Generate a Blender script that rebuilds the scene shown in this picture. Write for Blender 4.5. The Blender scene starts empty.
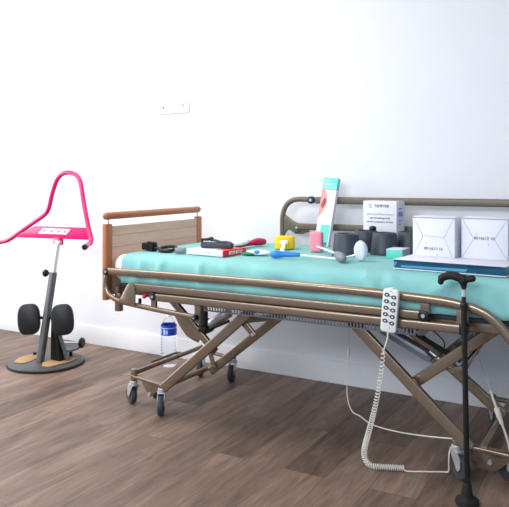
import bpy, bmesh, math, random
from mathutils import Vector, Matrix, Euler, noise
random.seed(7)
SC = bpy.context.scene
COL = SC.collection
PI = math.pi
R = math.radians

# ------------------------------------------------------------------ materials
def lin(c):
    out = []
    for v in c:
        v = v / 255.0
        out.append(v / 12.92 if v <= 0.04045 else ((v + 0.055) / 1.055) ** 2.4)
    return (out[0], out[1], out[2], 1.0)

def mat(name, rgb, rough=0.5, metal=0.0, var=0.06, scale=30.0, bump=0.0, bscale=200.0, spec=None, trans=0.0, ior=1.45, coat=0.0, stretch=None):
    m = bpy.data.materials.new(name)
    m.use_nodes = True
    nt = m.node_tree
    b = nt.nodes['Principled BSDF']
    b.inputs['Roughness'].default_value = rough
    b.inputs['Metallic'].default_value = metal
    b.inputs['Transmission Weight'].default_value = trans
    b.inputs['IOR'].default_value = ior
    b.inputs['Coat Weight'].default_value = coat
    if spec is not None:
        b.inputs['Specular IOR Level'].default_value = spec
    tc = nt.nodes.new('ShaderNodeTexCoord')
    mp = nt.nodes.new('ShaderNodeMapping')
    nt.links.new(tc.outputs['Object'], mp.inputs['Vector'])
    if stretch:
        mp.inputs['Scale'].default_value = stretch
    nz = nt.nodes.new('ShaderNodeTexNoise')
    nz.inputs['Scale'].default_value = scale
    nz.inputs['Detail'].default_value = 4
    nt.links.new(mp.outputs[0], nz.inputs['Vector'])
    c = lin(rgb)
    rp = nt.nodes.new('ShaderNodeValToRGB')
    rp.color_ramp.elements[0].position = 0.3
    rp.color_ramp.elements[1].position = 0.7
    rp.color_ramp.elements[0].color = (c[0] * (1 - var), c[1] * (1 - var), c[2] * (1 - var), 1)
    rp.color_ramp.elements[1].color = (min(1, c[0] * (1 + var)), min(1, c[1] * (1 + var)), min(1, c[2] * (1 + var)), 1)
    nt.links.new(nz.outputs['Fac'], rp.inputs['Fac'])
    nt.links.new(rp.outputs['Color'], b.inputs['Base Color'])
    if bump > 0:
        n2 = nt.nodes.new('ShaderNodeTexNoise')
        n2.inputs['Scale'].default_value = bscale
        n2.inputs['Detail'].default_value = 3
        nt.links.new(tc.outputs['Object'], n2.inputs['Vector'])
        bp = nt.nodes.new('ShaderNodeBump')
        bp.inputs['Strength'].default_value = bump
        bp.inputs['Distance'].default_value = 0.01
        nt.links.new(n2.outputs['Fac'], bp.inputs['Height'])
        nt.links.new(bp.outputs['Normal'], b.inputs['Normal'])
    return m

M = {}
M['wall'] = mat('wall_paint', (221, 222, 228), 0.9, var=0.01, scale=3, bump=0.05, bscale=400)
M['ceil'] = mat('ceiling_paint', (238, 238, 238), 0.9, var=0.01)
M['skirt'] = mat('skirting_paint', (221, 222, 226), 0.5, var=0.01)
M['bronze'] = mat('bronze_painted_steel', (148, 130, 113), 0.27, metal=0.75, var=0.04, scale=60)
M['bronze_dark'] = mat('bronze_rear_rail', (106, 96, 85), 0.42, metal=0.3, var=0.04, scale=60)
M['chrome'] = mat('zinc_plated_steel', (205, 208, 213), 0.3, metal=0.7, var=0.04)
M['silver'] = mat('brushed_aluminium', (205, 208, 214), 0.35, metal=0.6, var=0.03)
M['black'] = mat('black_plastic', (14, 14, 16), 0.45, var=0.08)
M['blackmatte'] = mat('black_matte', (12, 12, 13), 0.7, var=0.1)
M['tyre'] = mat('grey_rubber_tyre', (52, 55, 60), 0.6, var=0.06)
M['darkgrey'] = mat('dark_grey_plastic', (52, 60, 72), 0.5, var=0.05)
M['grey'] = mat('mid_grey_plastic', (120, 128, 138), 0.5, var=0.05)
M['lightgrey'] = mat('light_grey_housing', (176, 180, 186), 0.45, var=0.03)
M['wire'] = mat('galvanised_wire', (186, 188, 194), 0.4, metal=0.4)
M['white'] = mat('white_plastic', (238, 238, 236), 0.4, var=0.015)
M['ivory'] = mat('off_white_plastic', (216, 218, 217), 0.4, var=0.015)
M['cable'] = mat('white_cable', (226, 222, 214), 0.45, var=0.02)
M['card'] = mat('white_card', (216, 217, 228), 0.5, var=0.015)
M['cardshade'] = mat('card_shade', (148, 150, 166), 0.6, var=0.02)  # greyer card: shade painted on flap folds, lid gap and mint carton side
M['ink'] = mat('printed_ink', (70, 72, 84), 0.6, var=0.05)
M['inkpale'] = mat('pale_ink', (190, 176, 150), 0.6, var=0.05)
M['inkblue'] = mat('blue_ink', (128, 150, 220), 0.6, var=0.05)
M['sheet'] = mat('teal_cotton_sheet', (130, 188, 187), 0.85, var=0.05, scale=5, bump=0.12, bscale=420)
M['ticking'] = mat('white_mattress_ticking', (236, 234, 228), 0.85, var=0.02, bump=0.1)
M['deckboard'] = mat('dark_mattress_base', (46, 52, 66), 0.7, var=0.06)
M['wood'] = mat('beech_stained_wood', (162, 101, 65), 0.45, var=0.13, scale=6, stretch=(8, 8, 1))
M['woodrail'] = mat('beech_stained_rail', (166, 103, 69), 0.4, var=0.12, scale=6, stretch=(8, 1, 8))
M['pink'] = mat('magenta_painted_steel', (208, 4, 106), 0.35, var=0.03, coat=0.3)
M['pinkpale'] = mat('pale_pink_sleeve', (236, 92, 150), 0.4, var=0.03)
M['polegrey'] = mat('dark_grey_steel', (92, 96, 98), 0.4, metal=0.4, var=0.06)
M['discgrey'] = mat('grey_disc_plastic', (68, 70, 72), 0.45, var=0.06)
M['gold'] = mat('tan_footprint_mat', (168, 132, 90), 0.7, var=0.08)
M['vinyl'] = mat('black_padded_vinyl', (17, 18, 22), 0.5, var=0.08, bump=0.06, bscale=300)
M['red'] = mat('red_card', (214, 24, 52), 0.45, var=0.04)
M['orangered'] = mat('orange_red_card', (226, 62, 48), 0.5, var=0.05)
M['redknob'] = mat('red_plastic', (214, 22, 48), 0.4, var=0.03)
M['crimson'] = mat('crimson_plastic', (192, 14, 74), 0.35, var=0.04)
M['blue'] = mat('blue_plastic', (42, 132, 212), 0.35, var=0.04)
M['green'] = mat('green_plastic', (24, 124, 78), 0.4, var=0.08)
M['yellow'] = mat('yellow_sponge', (246, 206, 40), 0.9, var=0.05, scale=120, bump=0.4, bscale=260)
M['rosesponge'] = mat('pink_sponge', (240, 148, 164), 0.9, var=0.05, scale=120, bump=0.4, bscale=260)
M['whitesponge'] = mat('white_sponge', (205, 212, 228), 0.9, var=0.07, scale=50, bump=0.5, bscale=160)
M['mint'] = mat('mint_print', (96, 204, 190), 0.5, var=0.03)
M['deepteal'] = mat('deep_teal_print', (22, 120, 108), 0.5, var=0.05)
M['trayblue'] = mat('petrol_blue_print', (18, 76, 106), 0.25, var=0.12, scale=8, coat=0.4)
M['traydark'] = mat('dark_navy_print', (22, 58, 88), 0.25, var=0.1, coat=0.4)
M['traypale'] = mat('pale_blue_print', (74, 148, 178), 0.3, var=0.1, coat=0.3)
M['skin'] = mat('skin_tone_print', (206, 150, 140), 0.5, var=0.12, scale=60)
M['lips'] = mat('lip_print', (150, 70, 74), 0.5, var=0.1)
M['bottlelabel'] = mat('blue_bottle_label', (34, 64, 186), 0.4, var=0.1)
M['sky'] = mat('pale_blue_label', (170, 200, 236), 0.4, var=0.1)
M['pet'] = mat('clear_pet_plastic', (246, 250, 253), 0.05, trans=1.0, ior=1.1, var=0.0)

def panel_mat():
    m = mat('washed_oak_laminate', (196, 166, 149), 0.5, var=0.1, scale=5, stretch=(1, 1, 9))
    return m
M['laminate'] = panel_mat()
M['laminate_dark'] = mat('laminate_groove', (168, 142, 127), 0.6)

def floor_mat():
    m = bpy.data.materials.new('brown_oak_planks'); m.use_nodes = True
    nt = m.node_tree; b = nt.nodes['Principled BSDF']
    N = nt.nodes.new; L = nt.links.new
    tc = N('ShaderNodeTexCoord')
    mp = N('ShaderNodeMapping'); mp.inputs['Rotation'].default_value = (0, 0, R(90))
    L(tc.outputs['Object'], mp.inputs['Vector'])
    br = N('ShaderNodeTexBrick')
    br.inputs['Color1'].default_value = (0, 0, 0, 1); br.inputs['Color2'].default_value = (1, 1, 1, 1)
    br.inputs['Mortar'].default_value = (0.5, 0.5, 0.5, 1)
    br.inputs['Scale'].default_value = 1.0
    br.inputs['Mortar Size'].default_value = 0.0012
    br.inputs['Brick Width'].default_value = 1.25; br.inputs['Row Height'].default_value = 0.185
    br.offset = 0.37
    L(mp.outputs[0], br.inputs['Vector'])
    # grain: noise stretched along the plank, shifted per plank
    sep = N('ShaderNodeSeparateColor'); L(br.outputs['Color'], sep.inputs[0])
    mp2 = N('ShaderNodeMapping'); mp2.inputs['Scale'].default_value = (1.3, 9, 1)
    L(mp.outputs[0], mp2.inputs['Vector'])
    ad = N('ShaderNodeVectorMath'); ad.operation = 'ADD'
    L(mp2.outputs[0], ad.inputs[0])
    cmb = N('ShaderNodeCombineXYZ')
    mul = N('ShaderNodeMath'); mul.operation = 'MULTIPLY'; mul.inputs[1].default_value = 37.0
    L(sep.outputs[0], mul.inputs[0]); L(mul.outputs[0], cmb.inputs['Z'])
    L(cmb.outputs[0], ad.inputs[1])
    n1 = N('ShaderNodeTexNoise'); n1.inputs['Scale'].default_value = 2.2; n1.inputs['Detail'].default_value = 8; n1.inputs['Roughness'].default_value = 0.62
    n1.inputs['Distortion'].default_value = 0.6
    L(ad.outputs[0], n1.inputs['Vector'])
    mp3 = N('ShaderNodeMapping'); mp3.inputs['Scale'].default_value = (3, 60, 1)
    L(mp.outputs[0], mp3.inputs['Vector'])
    n2 = N('ShaderNodeTexNoise'); n2.inputs['Scale'].default_value = 3.0; n2.inputs['Detail'].default_value = 4
    L(mp3.outputs[0], n2.inputs['Vector'])
    mx = N('ShaderNodeMath'); mx.operation = 'MULTIPLY_ADD'; mx.inputs[1].default_value = 0.22
    L(n2.outputs['Fac'], mx.inputs[0])
    mx0 = N('ShaderNodeMath'); mx0.operation = 'MULTIPLY_ADD'; mx0.inputs[1].default_value = 0.62
    L(n1.outputs['Fac'], mx0.inputs[0]); 
    pl = N('ShaderNodeMath'); pl.operation = 'MULTIPLY'; pl.inputs[1].default_value = 0.20
    L(sep.outputs[0], pl.inputs[0]); L(pl.outputs[0], mx0.inputs[2])
    L(mx0.outputs[0], mx.inputs[2])
    rp = N('ShaderNodeValToRGB')
    e = rp.color_ramp.elements
    e[0].position = 0.34; e[0].color = lin((72, 59, 51))
    e[1].position = 0.76; e[1].color = lin((152, 129, 113))
    e2 = e.new(0.54); e2.color = lin((114, 94, 82))
    L(mx.outputs[0], rp.inputs['Fac'])
    # knots
    mp4 = N('ShaderNodeMapping'); mp4.inputs['Scale'].default_value = (1.2, 3.2, 1)
    L(mp.outputs[0], mp4.inputs['Vector'])
    vo = N('ShaderNodeTexVoronoi'); vo.inputs['Scale'].default_value = 2.2
    L(mp4.outputs[0], vo.inputs['Vector'])
    kr = N('ShaderNodeValToRGB'); kr.color_ramp.elements[0].position = 0.02; kr.color_ramp.elements[0].color = (0.45, 0.42, 0.40, 1)
    kr.color_ramp.elements[1].position = 0.10; kr.color_ramp.elements[1].color = (1, 1, 1, 1)
    L(vo.outputs['Distance'], kr.inputs['Fac'])
    mk = N('ShaderNodeMix'); mk.data_type = 'RGBA'; mk.blend_type = 'MULTIPLY'; mk.inputs[0].default_value = 1.0
    L(rp.outputs['Color'], mk.inputs[6]); L(kr.outputs['Color'], mk.inputs[7])
    mo = N('ShaderNodeMix'); mo.data_type = 'RGBA'
    L(br.outputs['Fac'], mo.inputs[0]); L(mk.outputs[2], mo.inputs[6]); mo.inputs[7].default_value = lin((70, 57, 50))
    L(mo.outputs[2], b.inputs['Base Color'])
    b.inputs['Roughness'].default_value = 0.5
    b.inputs['Specular IOR Level'].default_value = 0.35
    bp = N('ShaderNodeBump'); bp.inputs['Strength'].default_value = 0.12; bp.inputs['Distance'].default_value = 0.004
    L(mx.outputs[0], bp.inputs['Height']); L(bp.outputs['Normal'], b.inputs['Normal'])
    return m
M['floor'] = floor_mat()

# ------------------------------------------------------------------ mesh helpers
def V(*a): return Vector(a)

class MB:
    """collects shapes in world space; build() links them as ONE mesh object"""
    def __init__(self): self.bm = bmesh.new()
    def _merge(self, b2, mx=None):
        if mx is not None: b2.transform(mx)
        me = bpy.data.meshes.new('tmp'); b2.to_mesh(me); b2.free()
        self.bm.from_mesh(me); bpy.data.meshes.remove(me)
    def box(self, c, s, bevel=0.0, rot=None, seg=2):
        b = bmesh.new(); bmesh.ops.create_cube(b, size=1.0)
        for v in b.verts: v.co = Vector((v.co.x * s[0], v.co.y * s[1], v.co.z * s[2]))
        if bevel > 0:
            bmesh.ops.bevel(b, geom=list(b.edges), offset=bevel, segments=seg, affect='EDGES', profile=0.5)
        mx = Matrix.Translation(Vector(c))
        if rot is not None: mx = mx @ Euler(rot).to_matrix().to_4x4()
        self._merge(b, mx); return self
    def box2(self, lo, hi, bevel=0.0, seg=2):
        c = [(lo[i] + hi[i]) / 2 for i in range(3)]; s = [abs(hi[i] - lo[i]) for i in range(3)]
        return self.box(c, s, bevel, None, seg)
    def tube(self, pts, r, seg=12, prof=None, up=(0, 0, 1), caps=True, round_end=False):
        """sweep a circle radius r (number or list) or a 2-D profile along pts"""
        pts = [Vector(p) for p in pts]
        n = len(pts)
        rs = r if isinstance(r, (list, tuple)) else [r] * n
        if prof is None:
            prof = [(math.cos(2 * PI * k / seg), math.sin(2 * PI * k / seg)) for k in range(seg)]
        if round_end:
            t0 = (pts[0] - pts[1]).normalized(); t1 = (pts[-1] - pts[-2]).normalized()
            pre = [pts[0] + t0 * rs[0] * s for s in (0.98, 0.8, 0.45)]
            pr = [rs[0] * k for k in (0.2, 0.6, 0.9)]
            post = [pts[-1] + t1 * rs[-1] * s for s in (0.45, 0.8, 0.98)]
            por = [rs[-1] * k for k in (0.9, 0.6, 0.2)]
            pts = pre + pts + post; rs = pr + list(rs) + por; n = len(pts)
        tan = []
        for i in range(n):
            a = pts[max(0, i - 1)]; b_ = pts[min(n - 1, i + 1)]
            tan.append((b_ - a).normalized())
        u = Vector(up)
        if abs(u.dot(tan[0])) > 0.97: u = Vector((0, 1, 0)) if abs(tan[0].y) < 0.9 else Vector((1, 0, 0))
        x = tan[0].cross(u).normalized(); y = x.cross(tan[0]).normalized()
        b = bmesh.new(); rings = []
        for i in range(n):
            if i > 0:
                q = tan[i - 1].rotation_difference(tan[i])
                x = q @ x; y = q @ y
            rings.append([b.verts.new(pts[i] + x * (p[0] * rs[i]) + y * (p[1] * rs[i])) for p in prof])
        k = len(prof)
        for i in range(n - 1):
            for j in range(k):
                b.faces.new((rings[i][j], rings[i][(j + 1) % k], rings[i + 1][(j + 1) % k], rings[i + 1][j]))
        if caps:
            b.faces.new(list(reversed(rings[0]))); b.faces.new(rings[-1])
        bmesh.ops.recalc_face_normals(b, faces=list(b.faces))
        self._merge(b); return self
    def bar(self, pts, w, h, rr=0.35, up=(0, 0, 1)):
        """rounded rectangular section, w across (horizontal), h along up"""
        c = min(w, h) * rr; pr = []
        for sx, sy, a0 in ((1, 1, 0), (-1, 1, 90), (-1, -1, 180), (1, -1, 270)):
            for k in range(4):
                a = R(a0 + 30 * k)
                pr.append((sx * (w / 2 - c) + c * math.cos(a), sy * (h / 2 - c) + c * math.sin(a)))
        return self.tube(pts, 1.0, prof=pr, up=up)
    def cyl(self, p0, p1, r, seg=20, bevel=0.0):
        p0 = Vector(p0); p1 = Vector(p1)
        if bevel > 0:
            t = (p1 - p0).normalized()
            return self.tube([p0, p0 + t * bevel * 0.3, p0 + t * bevel, p1 - t * bevel, p1 - t * bevel * 0.3, p1], [r - bevel, r - bevel * 0.3, r, r, r - bevel * 0.3, r - bevel], seg)
        return self.tube([p0, p1], r, seg)
    def lathe(self, prof, c=(0, 0, 0), seg=32, mx=None, sx=1.0, sy=1.0):
        b = bmesh.new(); rings = []
        for (r, z) in prof:
            if r < 1e-6: rings.append([b.verts.new((0, 0, z))])
            else: rings.append([b.verts.new((r * sx * math.cos(2 * PI * k / seg), r * sy * math.sin(2 * PI * k / seg), z)) for k in range(seg)])
        for i in range(len(rings) - 1):
            A, B = rings[i], rings[i + 1]
            for k in range(seg):
                k2 = (k + 1) % seg
                if len(A) == 1 and len(B) == 1: continue
                if len(A) == 1: b.faces.new((A[0], B[k2], B[k]))
                elif len(B) == 1: b.faces.new((A[k], A[k2], B[0]))
                else: b.faces.new((A[k], A[k2], B[k2], B[k]))
        bmesh.ops.recalc_face_normals(b, faces=list(b.faces))
        m = Matrix.Translation(Vector(c))
        if mx is not None: m = m @ mx
        self._merge(b, m); return self
    def ball(self, c, r, s=(1, 1, 1), rot=None, seg=20):
        b = bmesh.new(); bmesh.ops.create_uvsphere(b, u_segments=seg, v_segments=max(8, seg // 2), radius=r)
        m = Matrix.Translation(Vector(c))
        if rot is not None: m = m @ Euler(rot).to_matrix().to_4x4()
        self._merge(b, m @ Matrix.Diagonal((s[0], s[1], s[2], 1))); return self
    def prism(self, poly, d, mx, bevel=0.0):
        """poly in local xy, extruded from z=-d/2 to d/2, placed by mx"""
        b = bmesh.new()
        lo = [b.verts.new((p[0], p[1], -d / 2)) for p in poly]; hi = [b.verts.new((p[0], p[1], d / 2)) for p in poly]
        n = len(poly)
        b.faces.new(list(reversed(lo))); b.faces.new(hi)
        for i in range(n): b.faces.new((lo[i], lo[(i + 1) % n], hi[(i + 1) % n], hi[i]))
        bmesh.ops.recalc_face_normals(b, faces=list(b.faces))
        if bevel > 0:
            ed = [e for e in b.edges if abs(e.verts[0].co.z - e.verts[1].co.z) < 1e-9]
            bmesh.ops.bevel(b, geom=ed, offset=bevel, segments=2, affect='EDGES', profile=0.5)
        self._merge(b, mx); return self
    def xz(self, poly, y, d, bevel=0.0):
        """polygon given in world X,Z, thickness d about Y=y"""
        mx = Matrix.Translation((0, y, 0)) @ Matrix(((1, 0, 0, 0), (0, 0, -1, 0), (0, 1, 0, 0), (0, 0, 0, 1)))
        return self.prism(poly, d, mx, bevel)
    def build(self, name, m, parent=None, angle=40, loc=None):
        me = bpy.data.meshes.new(name)
        o = bpy.data.objects.new(name, me)
        COL.objects.link(o)
        if parent is not None:
            root = parent
            W = Matrix.Identity(4); p = parent; chain = []
            while p is not None: chain.append(p); p = p.parent
            for q in reversed(chain): W = W @ q.matrix_basis
            self.bm.transform(W.inverted())
            o.parent = parent
        elif loc is not None:
            self.bm.transform(Matrix.Translation(-Vector(loc))); o.location = loc
        self.bm.to_mesh(me); self.bm.free()
        me.polygons.foreach_set('use_smooth', [True] * len(me.polygons))
        me.set_sharp_from_angle(angle=R(angle))
        me.materials.append(m)
        return o

def tag(o, label=None, cat=None, group=None, kind=None):
    if label: o['label'] = label
    if cat: o['category'] = cat
    if group: o['group'] = group
    if kind: o['kind'] = kind
    return o
def thing(name, label, cat, loc, group=None, rot=(0, 0, 0)):
    o = bpy.data.objects.new(name, None); COL.objects.link(o)
    o.empty_display_size = 0.05
    o.location = loc; o.rotation_euler = rot
    return tag(o, label, cat, group)
def struct(o): o['kind'] = 'structure'; return o
def frame(origin, xdir, ydir):
    """matrix with local x along xdir, local y along ydir"""
    x = Vector(xdir).normalized(); y = Vector(ydir); y = (y - x * y.dot(x)).normalized(); z = x.cross(y)
    m = Matrix((x, y, z)).transposed().to_4x4(); m.translation = Vector(origin); return m
def text_mb(mb, s, size, mx, depth=0.0004, align='CENTER'):
    cu = bpy.data.curves.new('t', 'FONT'); cu.body = s; cu.size = size; cu.align_x = align; cu.align_y = 'CENTER'; cu.extrude = depth
    cu.resolution_u = 3
    o = bpy.data.objects.new('t', cu); COL.objects.link(o)
    me = bpy.data.meshes.new_from_object(o)
    bpy.data.objects.remove(o); bpy.data.curves.remove(cu)
    me.transform(mx); mb.bm.from_mesh(me); bpy.data.meshes.remove(me)
    return mb
def smooth_path(pts, n=8):
    """Catmull-Rom through pts"""
    P = [Vector(p) for p in pts]; P = [P[0] * 2 - P[1]] + P + [P[-1] * 2 - P[-2]]
    out = []
    for i in range(1, len(P) - 2):
        for k in range(n):
            t = k / n; a, b, c, d = P[i - 1], P[i], P[i + 1], P[i + 2]
            out.append(0.5 * ((2 * b) + (c - a) * t + (2 * a - 5 * b + 4 * c - d) * t * t + (3 * b - a - 3 * c + d) * t ** 3))
    out.append(P[-2].copy()); return out

# ------------------------------------------------------------------ the room
WY = 3.694
b = MB().box2((-5.6, -1.6, -0.06), (2.6, WY + 0.1, 0)); o = struct(b.build('floor', M['floor']))
b = MB().box2((-5.6, WY, 0), (2.6, WY + 0.1, 2.75)); struct(b.build('wall_back', M['wall']))
b = MB().box2((-5.7, -1.6, 2.75), (2.7, WY + 0.1, 2.83)); struct(b.build('ceiling', M['ceil']))
# left wall with a tall window opening
b = MB()
b.box2((-5.7, -1.6, 0), (-5.6, 0.2, 2.75)); b.box2((-5.7, 3.3, 0), (-5.6, WY + 0.1, 2.75))
b.box2((-5.7, 0.2, 0), (-5.6, 3.3, 0.35)); b.box2((-5.7, 0.2, 2.4), (-5.6, 3.3, 2.75))
struct(b.build('wall_left', M['wall']))
b = MB()
for y in (0.23, 1.75, 3.27): b.box2((-5.67, y - 0.03, 0.35), (-5.62, y + 0.03, 2.4))
for z in (0.38, 2.37): b.box2((-5.67, 0.2, z - 0.03), (-5.62, 3.3, z + 0.03))
struct(b.build('window_1', M['white']))
b = MB().box2((2.6, -1.6, 0), (2.7, WY + 0.1, 2.75)); struct(b.build('wall_right', M['wall']))
b = MB()
b.xz([(-5.6, 0), (2.6, 0), (2.6, 0.131), (-5.6, 0.131)], WY - 0.0075, 0.015, 0.003)
struct(b.build('baseboard_back', M['skirt']))

# wall socket plate
t = thing('wall_socket', 'white triple socket plate mounted high on the white wall', 'socket', (-2.74, WY, 1.676))
MB().box2((-2.863, WY - 0.016, 1.637), (-2.616, WY, 1.716), 0.003).build('face_plate', M['white'], t)
for i, x in enumerate((-2.822, -2.740, -2.657)):
    MB().box2((x - 0.032, WY - 0.0175, 1.645), (x + 0.032, WY - 0.015, 1.708), 0.0012).build('socket_insert', M['white'], t)
tag(MB().box2((-2.828, WY - 0.0185, 1.672), (-2.812, WY - 0.017, 1.684)).build('data_port', M['blackmatte'], t), 'small dark square port')
tag(MB().cyl((-2.738, WY - 0.017, 1.692), (-2.738, WY - 0.0185, 1.692), 0.006).build('pin_hole', M['grey'], t), 'small grey round hole')
MB().cyl((-2.738, WY - 0.017, 1.664), (-2.738, WY - 0.0185, 1.664), 0.005).build('pin_hole', M['grey'], t)
tag(MB().bar([(-2.668, WY - 0.0195, 1.699), (-2.645, WY - 0.0195, 1.672)], 0.004, 0.006).build('earth_pin', M['ink'], t), 'slanted dark metal pin')

# ------------------------------------------------------------------ hospital bed
bed = thing('hospital_bed', 'raised bronze metal hospital bed with wooden headboard and scissor legs on castors', 'bed', (-1.3, 3.1, 0))
BZ = M['bronze']
# headboard
hx = -2.391
hb = MB().box2((hx - 0.009, 2.672, 0.60), (hx + 0.009, 3.44, 0.953), 0.003).build('headboard_panel', M['laminate'], bed)
g = MB()
for z in (0.905, 0.845): g.box2((hx + 0.0085, 2.673, z - 0.0012), (hx + 0.0098, 3.439, z + 0.0012))
tag(g.build('panel_groove', M['laminate_dark'], hb), 'thin horizontal grooves')
for y0 in (2.624, 3.44):
    MB().box2((hx - 0.0135, y0, 0.578), (hx + 0.0135, y0 + 0.048, 0.966), 0.004).build('headboard_post', M['wood'], bed)
rl = MB().tube([(hx, 2.640, 1.007), (hx, 3.462, 1.009)], 0.0195, 20, round_end=True).build('headboard_rail', M['woodrail'], bed)
for y in (2.655, 3.455): MB().cyl((hx, y, 0.962), (hx, y, 0.99), 0.006).build('dowel', M['chrome'], rl)

# sleeping platform
MB().box2((-2.30, 2.655, 0.652), (-0.22, 3.545, 0.672), 0.004).build('mattress_base', M['deckboard'], bed)
fr = MB()
fr.bar([(-2.26, 2.69, 0.632), (-0.20, 2.69, 0.632)], 0.03, 0.042, 0.2)
fr.bar([(-2.33, 3.50, 0.632), (-0.20, 3.50, 0.632)], 0.03, 0.042, 0.2)
fr.bar([(-2.345, 2.655, 0.632), (-2.345, 3.50, 0.632)], 0.045, 0.034, 0.2)
fr.bar([(-0.22, 2.68, 0.632), (-0.22, 3.50, 0.632)], 0.04, 0.04, 0.2)
for y in (2.98, 3.22): fr.bar([(-2.34, y, 0.628), (-0.22, y, 0.628)], 0.03, 0.03, 0.2)
fr.bar([(-1.70, 2.69, 0.615), (-1.70, 3.5, 0.615)], 0.03, 0.03, 0.2)
fr.bar([(-0.95, 2.69, 0.615), (-0.95, 3.5, 0.615)], 0.03, 0.03, 0.2)
fr.build('bed_frame', BZ, bed)
for y in (2.68, 3.47):
    MB().cyl((-2.341, y, 0.520), (-2.341, y, 0.616), 0.0215, 20, 0.003).build('post_sleeve', BZ, bed)
# welded wire deck under the frame, ends bent down
wd = MB()
x = -1.857; k = 0
while x < -0.815:
    wd.tube([(x, 3.44, 0.606), (x, 2.76, 0.606), (x, 2.748, 0.600), (x, 2.746, 0.560)], 0.0042, 6)
    x += 0.0155
for z in (0.558, 0.602): wd.tube([(-1.86, 2.7475, z), (-0.815, 2.7475, z)], 0.004, 6)
wd.build('wire_deck', M['wire'], bed)
MB().box2((-1.86, 2.790, 0.566), (-0.815, 2.794, 0.598)).build('deck_liner', M['deckboard'], bed)

# near side rail, folded down
def disc(mb, x, y, z, r, w=0.02): return mb.cyl((x, y - w / 2, z), (x, y + w / 2, z), r, 20, 0.003)
sr = MB()
sr.bar(smooth_path([(-2.338, 2.60, 0.733), (-1.7, 2.60, 0.740), (-1.05, 2.60, 0.743), (-0.72, 2.60, 0.735), (-0.60, 2.60, 0.724), (-0.535, 2.60, 0.709), (-0.49, 2.60, 0.686), (-0.455, 2.60, 0.655), (-0.415, 2.60, 0.608), (-0.37, 2.60, 0.575), (-0.27, 2.60, 0.560)], 6), 0.027, 0.036, 0.48, up=(0, 0, 1))
near = sr.build('side_rail', BZ, bed)
MB().bar([(-2.183, 2.602, 0.668), (-0.755, 2.602, 0.672)], 0.026, 0.036, 0.3).build('middle_bar', BZ, near)
MB().bar([(-2.035, 2.60, 0.628), (-0.60, 2.60, 0.634)], 0.026, 0.036, 0.3).build('lower_bar', BZ, near)
sw = MB().tube(smooth_path([(-2.350, 2.60, 0.728), (-2.356, 2.60, 0.70), (-2.359, 2.60, 0.662), (-2.345, 2.60, 0.628), (-2.312, 2.60, 0.602), (-2.252, 2.60, 0.587), (-2.076, 2.60, 0.571), (-1.815, 2.60, 0.555)], 6), 0.0125, 14).build('swing_tube', BZ, near)
for (x, y, z, r, w) in ((-2.347, 2.60, 0.731, 0.0175, 0.032), (-2.050, 2.60, 0.631, 0.0185, 0.034), (-0.738, 2.602, 0.671, 0.021, 0.034), (-1.800, 2.592, 0.556, 0.012, 0.04)):
    d = disc(MB(), x, y, z, r, w).build('pivot_cap', M['black'], near)
    tag(MB().cyl((x, y - w / 2 - 0.002, z), (x, y - w / 2 + 0.001, z), r * 0.36, 12).build('pivot_bolt', M['chrome'], near), 'small shiny bolt head')
MB().box2((-0.602, 2.582, 0.613), (-0.570, 2.618, 0.656), 0.005).build('end_cap', M['black'], near)
MB().xz([(-2.262, 0.590), (-2.240, 0.615), (-2.203, 0.676), (-2.190, 0.688), (-2.172, 0.688), (-2.160, 0.676), (-2.152, 0.640), (-2.154, 0.578)], 2.583, 0.008, 0.002).build('pivot_plate', BZ, near)
tag(MB().ball((-2.105, 2.592, 0.626), 0.010).cyl((-2.105, 2.592, 0.626), (-2.105, 2.64, 0.626), 0.006).build('release_knob', M['redknob'], near), 'red release knob')
MB().box2((-2.150, 2.60, 0.586), (-2.138, 2.615, 0.612), 0.003).build('latch_block', M['black'], near)
MB().box2((-2.065, 2.592, 0.575), (-2.035, 2.608, 0.63), 0.003).build('bar_bracket', BZ, near)
MB().box2((-1.818, 2.603, 0.525), (-1.783, 2.625, 0.625), 0.003).build('bar_bracket', M['bronze_dark'], near)
MB().box2((-0.752, 2.595, 0.672), (-0.716, 2.611, 0.735), 0.004).build('bar_bracket', BZ, near)
MB().box2((-0.618, 2.612, 0.615), (-0.572, 2.624, 0.720), 0.003).build('bar_bracket', BZ, near)

# far side rail, raised
fy = 3.59
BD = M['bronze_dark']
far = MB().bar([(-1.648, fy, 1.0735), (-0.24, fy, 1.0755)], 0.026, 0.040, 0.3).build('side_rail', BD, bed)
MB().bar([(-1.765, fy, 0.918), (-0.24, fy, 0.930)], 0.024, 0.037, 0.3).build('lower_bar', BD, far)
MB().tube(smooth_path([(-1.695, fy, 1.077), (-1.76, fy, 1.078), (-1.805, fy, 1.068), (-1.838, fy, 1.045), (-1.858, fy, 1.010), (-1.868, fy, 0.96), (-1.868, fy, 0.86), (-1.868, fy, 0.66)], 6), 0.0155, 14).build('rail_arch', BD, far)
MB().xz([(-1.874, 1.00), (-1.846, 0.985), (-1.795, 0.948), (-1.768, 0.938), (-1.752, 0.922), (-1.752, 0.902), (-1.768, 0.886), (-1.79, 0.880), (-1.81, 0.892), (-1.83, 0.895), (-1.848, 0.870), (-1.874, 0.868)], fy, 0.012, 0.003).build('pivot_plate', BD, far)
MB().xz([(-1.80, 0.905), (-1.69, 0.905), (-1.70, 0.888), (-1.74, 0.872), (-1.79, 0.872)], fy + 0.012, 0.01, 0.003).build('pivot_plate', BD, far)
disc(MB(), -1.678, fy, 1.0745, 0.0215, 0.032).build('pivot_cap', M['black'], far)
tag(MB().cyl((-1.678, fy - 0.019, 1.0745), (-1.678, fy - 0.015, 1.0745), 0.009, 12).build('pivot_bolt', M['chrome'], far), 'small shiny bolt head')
tag(MB().cyl((-1.770, fy - 0.012, 0.912), (-1.770, fy - 0.004, 0.912), 0.007, 12).build('pivot_bolt', M['chrome'], far), 'small shiny bolt head')
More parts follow.
